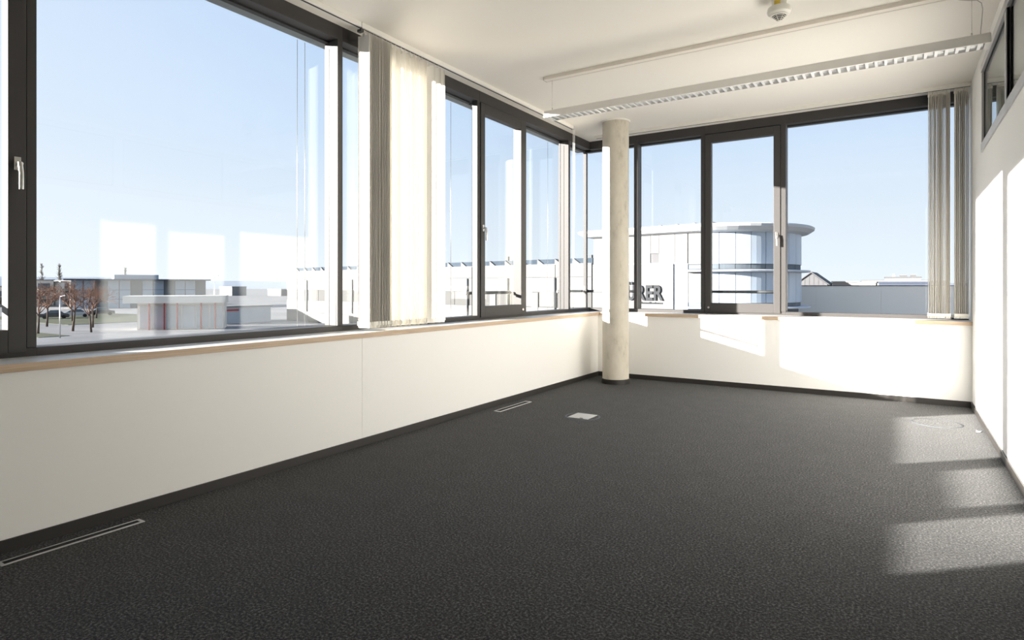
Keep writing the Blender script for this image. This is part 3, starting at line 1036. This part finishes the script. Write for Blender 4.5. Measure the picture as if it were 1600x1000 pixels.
# roof with a tapering overhang
rings = [(path(0.1), 6.0), (path(0.65), 6.12), (path(1.1), 6.42), (path(1.15), 6.62), (path(1.0), 6.72)]
mb = MB()
m = len(rings[0][0])
vs, fs = [], []
for pts, z in rings:
    vs += [(x, y, z) for x, y in pts]
for j in range(len(rings) - 1):
    for i in range(m):
        i2 = (i + 1) % m
        fs.append((j * m + i, j * m + i2, (j + 1) * m + i2, (j + 1) * m + i))
fs += [tuple(range(m))[::-1], tuple((len(rings) - 1) * m + i for i in range(m))]
mb.poly(vs, fs).build('roof', 'roof_edge', ob)
for kk in (65.2, 66.9, 68.6, 70.2):
    q = MB()
    vs = []
    for n in (-3.5, -1.2):
        for ka, z in ((0, 6.72), (1.5, 6.72), (0.95, 7.05)):
            vs.append((P0.x + D.x * (kk + ka) + N.x * n, P0.y + D.y * (kk + ka) + N.y * n, z))
    q.poly(vs, [(0, 1, 2), (3, 5, 4), (0, 1, 4, 3), (1, 2, 5, 4), (2, 0, 3, 5)]).build('rooflight', 'hall_white', ob)


# lettering on the sign wall
def text_mesh(body, size, ext, weight):
    cu = bpy.data.curves.new('lettering', 'FONT')
    cu.body = body
    cu.size = size
    cu.extrude = ext
    cu.offset = weight
    cu.space_character = 1.08
    to = bpy.data.objects.new('tmp', cu)
    COL.objects.link(to)
    bpy.context.view_layer.update()
    me = bpy.data.meshes.new_from_object(to.evaluated_get(bpy.context.evaluated_depsgraph_get()))
    bpy.data.objects.remove(to, do_unlink=True)
    return me


def place_text(me, k0, k1, z0, z1, n, name):
    xs = [v.co.x for v in me.vertices]
    ys = [v.co.y for v in me.vertices]
    ax, bx_, ay, by = min(xs), max(xs), min(ys), max(ys)
    off = wloc(ob)
    for v in me.vertices:
        kk = k0 + (k1 - k0) * (v.co.x - ax) / (bx_ - ax)
        z = z0 + (z1 - z0) * (v.co.y - ay) / (by - ay)
        nn = n + v.co.z
        v.co = Vector((P0.x + D.x * kk + N.x * nn, P0.y + D.y * kk + N.y * nn, z)) - off
    me.materials.clear()
    me.materials.append(MATS['letter_grey'])
    o = bpy.data.objects.new(name, me)
    COL.objects.link(o)
    o.parent = ob
    return o


lt = place_text(text_mesh('\u00dcRER', 1.4, 0.07, 0.035), 63.25, 67.15, -0.16, 1.62, 0.21, 'lettering')
lt['label'] = 'dark grey raised letters on the white sign wall'
sl = MB()
kk = 64.4
rnd = random.Random(5)
while kk < 67.0:
    wd = rnd.uniform(0.06, 0.14)
    sl.obox(P0, D, N, kk, kk + wd, 0.12, 0.15, -0.48, -0.48 + rnd.choice((0.14, 0.14, 0.2)))
    kk += wd + 0.04
sl.build('small_lettering', 'letter_grey', ob)

# ------------------------------------------------------------------ grey hall and skyline on the right
gh = empty('grey_hall', (12, 75, GZ), 'plain grey windowless hall behind the rounded office block', 'building')
box(-13.9, 60, 75.1, 110, GZ, 1.18).build('core', 'grey_facade', gh)
for i in range(12):
    x0 = -14 + 6.2 * i
    box(x0 + 0.008, x0 + 6.192, 75.0, 75.12, GZ, 1.22).build('wall_panel', 'grey_facade', gh)
box(-14.05, 60.05, 74.95, 110.05, 1.22, 1.29).build('roof_edge', 'far_grey', gh)


def gable(name, x0, x1, y0, y1, z0, z1, zr, wallm, roofm, label):
    e = empty(name, ((x0 + x1) / 2, y0, GZ), label, 'building')
    xm = (x0 + x1) / 2
    MB().poly([(x0, y0, GZ), (x1, y0, GZ), (x1, y0, z1), (xm, y0, zr), (x0, y0, z1), (x0, y1, GZ), (x1, y1, GZ), (x1, y1, z1), (xm, y1, zr), (x0, y1, z1)],
              [(0, 1, 2, 3, 4), (5, 9, 8, 7, 6), (0, 4, 9, 5), (1, 6, 7, 2), (2, 7, 8, 3), (3, 8, 9, 4), (0, 5, 6, 1)]).build('walls', wallm, e)
    MB().poly([(x0 - 0.4, y0 - 0.4, z1 - 0.2), (xm, y0 - 0.4, zr + 0.12), (x1 + 0.4, y0 - 0.4, z1 - 0.2), (x0 - 0.4, y1, z1 - 0.2), (xm, y1, zr + 0.12), (x1 + 0.4, y1, z1 - 0.2),
               (x0 - 0.4, y0 - 0.4, z1), (xm, y0 - 0.4, zr + 0.35), (x1 + 0.4, y0 - 0.4, z1), (x0 - 0.4, y1, z1), (xm, y1, zr + 0.35), (x1 + 0.4, y1, z1)],
              [(0, 3, 4, 1), (1, 4, 5, 2), (6, 7, 10, 9), (7, 8, 11, 10), (0, 1, 7, 6), (1, 2, 8, 7), (3, 9, 10, 4), (4, 10, 11, 5), (0, 6, 9, 3), (2, 5, 11, 8)]).build('roof', roofm, e)
    n = max(3, int((x1 - x0) / 0.9))
    for i in range(1, n):
        xx = x0 + (x1 - x0) * i / n
        zt = z1 + (zr - z1) * (1 - abs(xx - xm) / (xm - x0)) - 0.3
        box(xx - 0.08, xx + 0.08, y0 - 0.06, y0, 0.6, zt).build('cladding_rib', roofm, e)


gable('gabled_house', -21.0, -14.2, 160, 172, 0, 1.6, 4.2, 'far_grey', 'far_grey', 'grey gable-roofed house above the left end of the grey hall')


def block(name, x0, x1, y0, y1, z1, wallm, roofm, label, cat='building'):
    e = empty(name, ((x0 + x1) / 2, y0, GZ), label, cat)
    box(x0, x1, y0, y1, GZ, z1 - 0.3).build('walls', wallm, e)
    box(x0 - 0.2, x1 + 0.2, y0 - 0.2, y1 + 0.2, z1 - 0.3, z1).build('roof', roofm, e)
    return e


block('low_building', -13.6, -8.0, 165, 175, 2.3, 'far_white', 'far_white', 'small white flat building just right of the gabled house')
block('low_building', -7.3, -4.2, 150, 160, 2.1, 'shop_cream', 'far_white', 'small cream flat building left of the blue roof')
block('low_building', -3.6, 5.6, 150, 166, 2.1, 'blue_roof', 'blue_roof', 'long low building with blue roof above the grey hall')
block('low_building', -3.2, 4.8, 190, 200, 3.6, 'far_white', 'far_grey', 'pale building just behind the blue roof')
block('low_building', 6.6, 9.4, 170, 180, 2.4, 'far_white', 'far_white', 'small white building right of the blue roof')
block('high_rise', -4.6, -2.4, 560, 572, 10.5, 'far_white', 'far_white', 'slim white tower on the skyline, leftmost of three')
block('high_rise', 0.3, 5.2, 560, 575, 9.6, 'far_grey', 'far_white', 'wide grey tower block on the skyline, middle of three')
block('high_rise', 7.6, 11.0, 560, 575, 9.8, 'far_grey', 'far_white', 'grey tower block on the skyline, rightmost of three')
block('low_building', -19.0, 14.0, 420, 440, 4.6, 'far_white', 'far_grey', 'long pale low block on the skyline below the towers')

# ------------------------------------------------------------------ left view: office block, shop, houses, trees, cars
go = empty('glass_office', (-172, 68, GZ), 'long blue-grey glass office block with dark flat roof', 'building')
A = Vector((-172.0, 68.0))
B = Vector((-161.0, 96.0))
Dg = (B - A).normalized()
Ng = Vector((Dg.y, -Dg.x))
Lg = (B - A).length
MB().obox(A, Dg, Ng, 0.1, Lg, -16, -0.15, GZ, 2.6).build('core', 'far_grey', go)
MB().obox(A, Dg, Ng, -1.5, Lg + 1, -17, 1.6, 2.6, 2.95).build('roof', 'dark_roof', go)
MB().obox(A, Dg, Ng, 9.0, 19.0, -12, -2, 2.95, 4.1).build('roof_plant', 'far_glass', go)
npan = 12
for i in range(npan):
    a_, b_ = Lg * i / npan + 0.1, Lg * (i + 1) / npan - 0.1
    for z0, z1 in ((GZ, -2.3), (-2.2, 0.1), (0.2, 2.55)):
        MB().obox(A, Dg, Ng, a_, b_, -0.16, 0, z0, z1).build('glass_panel', 'far_window' if i % 3 == 2 else 'far_glass', go)
for i in range(4):
    p = A - Ng * (1.0 + 4 * i)
    for z0 in (-4.3, -2.0, 0.3):
        MB().obox(A - Ng * (3.6 * i + 0.4), -Ng, -Dg, 0, 3.2, 0, 0.2, z0, z0 + 2.0).build('end_panel', 'shop_cream', go)

ap = empty('apartment_block', (-200, 72, GZ), 'white terraced block with balconies behind the bare trees', 'building')
for i, (x0, x1, y0, y1, z1) in enumerate(((-220, -204, 62, 70, 0.9), (-218, -200.5, 70.6, 75.0, 2.7), (-216, -197, 75.6, 80.0, 2.2), (-214, -193, 80.6, 86.0, 2.6))):
    box(x0, x1, y0, y1, GZ, z1).build('walls', 'shop_cream', ap)
    box(x0 - 0.3, x1 + 0.3, y0 - 0.3, y1 + 0.3, z1, z1 + 0.25).build('roof', 'far_white', ap)
    for z0 in (-3.9, -1.6, 0.5):
        if z0 + 1.4 > z1:
            continue
        nw = max(1, int((y1 - y0) / 3))
        for j in range(nw):
            ya = y0 + (y1 - y0) * (j + 0.18) / nw
            yb = y0 + (y1 - y0) * (j + 0.82) / nw
            box(x1, x1 + 0.08, ya, yb, z0, z0 + 1.4).build('window', 'far_window', ap)
        box(x1, x1 + 1.3, y0 + 0.4, y1 - 0.4, z0 - 0.35, z0 - 0.15).build('balcony', 'far_white', ap)

sh = empty('shop_building', (-80, 44, GZ), 'flat shop building with broad cream canopy band and red posts', 'building')
A2 = Vector((-83.6, 39.2))
B2 = Vector((-76.8, 48.4))
D2 = (B2 - A2).normalized()
N2 = Vector((D2.y, -D2.x))
L2 = (B2 - A2).length
MB().obox(A2, D2, N2, -0.2, L2 + 0.2, -4, 0.9, -1.03, -0.08).build('canopy', 'shop_cream', sh)
MB().obox(A2, D2, N2, 1.2, L2, -4, -0.3, GZ, -1.03).build('walls', 'shop_cream', sh)
for i in range(6):
    a_ = 1.4 + (L2 - 1.6) * i / 6
    MB().obox(A2, D2, N2, a_ + 0.1, a_ + (L2 - 1.6) / 6 - 0.1, -0.3, -0.2, GZ + 0.15, -1.35).build('shop_window', 'shop_glass', sh)
for a_ in (2.6, 4.3, 5.8, 8.6, 10.3):
    MB().obox(A2, D2, N2, a_, a_ + 0.16, 0.3, 0.46, GZ, -1.03).build('post', 'red_post', sh)
sb = empty('low_annex', (-84, 56, GZ), 'low pale building with a thin red sign between shop and white hall', 'building')
A3, B3 = Vector((-85.5, 51.5)), Vector((-85.0, 61.5))
D3 = (B3 - A3).normalized()
N3 = Vector((D3.y, -D3.x))
L3 = (B3 - A3).length
MB().obox(A3, D3, N3, 0, L3, -8, 0, GZ, -2.05).build('walls', 'far_glass', sb)
MB().obox(A3, D3, N3, -0.2, L3 + 0.2, -8.2, 0.2, -2.05, -1.85).build('roof', 'far_white', sb)
MB().obox(A3, D3, N3, 1.8, 4.6, 0, 0.06, -2.6, -2.35).build('sign', 'red_post', sb)


def far_block(px, py, w, d, z1, mt, label):
    e = empty('low_building', (px, py, GZ), label, 'building')
    box(px, px + d, py, py + w, GZ, z1 - 0.3).build('walls', mt, e)
    box(px - 0.2, px + d + 0.2, py - 0.2, py + w + 0.2, z1 - 0.3, z1).build('roof', 'far_white', e)


far_block(-330, 205, 9, 12, 0.8, 'far_white', 'small white house far off above the shop canopy')
far_block(-300, 215, 16, 12, -0.6, 'far_grey', 'long grey shed far off above the shop canopy')
far_block(-260, 215, 14, 10, -1.2, 'far_white', 'low white shed far off left of the white hall')
far_block(-190, 168, 12, 10, -0.5, 'far_glass', 'pale blue shed standing just left of the white hall')


def bare_tree(x, y, height, spread, seed, label, poplar=False, group=None):
    rnd = random.Random(seed)
    e = empty('bare_tree', (x, y, GZ), label, 'tree', group)
    tr, tw = MB(), MB()
    th = height * (0.9 if poplar else 0.38)
    top = Vector((x + rnd.uniform(-.2, .2), y + rnd.uniform(-.2, .2), GZ + th))
    tr.tube([(x, y, GZ), ((x + top.x) / 2 + .05, (y + top.y) / 2, GZ + th / 2), tuple(top)], height * (0.008 if poplar else 0.022), 6, height * 0.012 if not poplar else 0.02)

    def grow(p, d, ln, r, lev, mb):
        q = p + d * ln
        mid = p + d * ln * 0.5 + Vector((rnd.uniform(-1, 1), rnd.uniform(-1, 1), rnd.uniform(-.3, .6))) * ln * 0.07
        mb.tube([tuple(p), tuple(mid), tuple(q)], r, 4 if lev > 1 else 5, r * 0.6)
        if lev >= 5:
            return
        for _ in range(3):
            nd = (d + Vector((rnd.gauss(0, .5), rnd.gauss(0, .5), rnd.gauss(0.10, .35))) * (spread if lev else spread * 1.1)).normalized()
            grow(p + d * ln * rnd.uniform(0.55, 1.0), nd, ln * rnd.uniform(0.55, 0.8), r * 0.62, lev + 1, tw)

    if poplar:
        for i in range(80):
            z = GZ + height * rnd.uniform(0.12, 0.92)
            a = rnd.uniform(0, 6.28)
            d = Vector((math.cos(a) * 0.3, math.sin(a) * 0.3, 1)).normalized()
            grow(Vector((x, y, z)), d, height * 0.13 * (1.1 - (z - GZ) / height * 0.6), 0.075, 4, tw)
    else:
        for i in range(4):
            a = i * 1.57 + rnd.uniform(-.5, .5)
            d = Vector((math.cos(a) * 0.6, math.sin(a) * 0.6, 0.9)).normalized()
            grow(top - Vector((0, 0, th * 0.12 * i * 0.5)), d, height * 0.24, height * 0.010, 1, tw)
        grow(top, Vector((0, 0, 1)), height * 0.24, height * 0.011, 1, tw)
    tr.build('trunk', 'bark', e, fix=False)
    b = tw.build('branches', 'poplar_twigs' if poplar else 'twigs', e, fix=False)


bare_tree(-86.5, 30.8, 6.6, 1.0, 1, 'bare reddish tree nearest the left opening window', group='bare trees by the car park')
bare_tree(-88.0, 35.0, 7.4, 1.0, 2, 'tallest bare reddish tree in front of the white terraced block', group='bare trees by the car park')
bare_tree(-93.5, 39.6, 7.0, 1.0, 3, 'bare reddish tree in front of the end of the glass office', group='bare trees by the car park')
bare_tree(-84.0, 35.4, 6.4, 0.95, 4, 'dark bare tree, rightmost of those by the car park', group='bare trees by the car park')
bare_tree(-101.0, 37.0, 7.2, 1.0, 5, 'bare tree half hidden behind the tallest reddish one', group='bare trees by the car park')
bare_tree(-108.0, 36.0, 6.2, 1.0, 6, 'bare tree standing furthest back at the left window edge', group='bare trees by the car park')
bare_tree(-112.0, 44.5, 6.2, 1.0, 7, 'bare tree in the back row before the cream end wall', group='bare trees by the car park')
bare_tree(-118.0, 50.5, 6.4, 1.0, 8, 'bare tree in the back row below the dark roof corner', group='bare trees by the car park')
bare_tree(-240, 86.5, 13.0, 1, 11, 'faint bare poplar, leftmost on the skyline', True, 'bare poplars on the skyline')
bare_tree(-240, 91.5, 13.3, 1, 12, 'slim bare poplar, second from left on the skyline', True, 'bare poplars on the skyline')
bare_tree(-235, 110.0, 12.4, 1, 13, 'bare poplar rising behind the glass office roof', True, 'bare poplars on the skyline')


def street_lamp(x, y, hgt, label):
    e = empty('street_lamp', (x, y, GZ), label, 'street lamp')
    MB().tube([(x, y, GZ), (x, y, GZ + hgt)], 0.07, 8, 0.045).build('pole', 'aluminium', e)
    MB().tube([(x, y, GZ + hgt - 0.05), (x + 0.5, y + 0.2, GZ + hgt + 0.05)], 0.035, 6).build('arm', 'aluminium', e)
    box(x + 0.4, x + 0.95, y + 0.12, y + 0.34, GZ + hgt, GZ + hgt + 0.1).build('head', 'far_grey', e)


street_lamp(-78.0, 29.8, 4.6, 'thin street lamp standing among the bare trees')
street_lamp(-92.5, 46.5, 4.2, 'pale street lamp in front of the glass office')
street_lamp(-112.0, 68.5, 7.6, 'street lamp rising above the shop canopy')


def car(x, y, ang, bodym, label):
    e = empty('parked_car', (x, y, GZ), label, 'car', 'parked cars below the bare trees')
    ca, sa = math.cos(ang), math.sin(ang)

    def T(p):
        return (x + p[0] * ca - p[1] * sa, y + p[0] * sa + p[1] * ca, GZ + p[2])
    prof = [(-2.1, .3), (-2.1, .75), (-1.95, .9), (-1.2, .95), (-0.6, 1.42), (0.75, 1.45), (1.35, 0.98), (2.05, .85), (2.15, .6), (2.15, .3)]
    low = [(-2.1, .3), (-2.1, .75), (-1.95, .9), (1.35, 0.98), (2.05, .85), (2.15, .6), (2.15, .3)]
    cabin = [(-1.5, .93), (-0.6, 1.42), (0.75, 1.45), (1.35, 0.98)]
    for nm, pf, hw, mt in (('body', low, 0.86, bodym), ('cabin', cabin, 0.74, 'band_glass')):
        n = len(pf)
        vs = [T((a, -hw, z)) for a, z in pf] + [T((a, hw, z)) for a, z in pf]
        fs = [tuple(range(n)), tuple(range(n, 2 * n))[::-1]] + [(i, (i + 1) % n, n + (i + 1) % n, n + i) for i in range(n)]
        MB().poly(vs, fs).build(nm, mt, e, 0.05)
    MB().poly([T((a, b, z)) for z in (1.44, 1.5) for a, b in ((-.6, -.7), (.75, -.7), (.75, .7), (-.6, .7))],
              [(0, 3, 2, 1), (4, 5, 6, 7), (0, 1, 5, 4), (1, 2, 6, 5), (2, 3, 7, 6), (3, 0, 4, 7)]).build('roof', bodym, e)
    for a in (-1.3, 1.35):
        for s in (-1, 1):
            MB().tube([T((a, s * 0.68, .32)), T((a, s * 0.88, .32))], 0.32, 12).build('wheel', 'tyre', e)


car(-124.0, 46.5, 1.2, 'car_dark', 'dark parked car among the bare trees, leftmost of three')
car(-127.0, 51.0, 1.2, 'car_silver', 'silver parked car in the row behind the bare trees')
car(-131.0, 57.0, 1.2, 'car_dark', 'dark parked car right of the silver one')
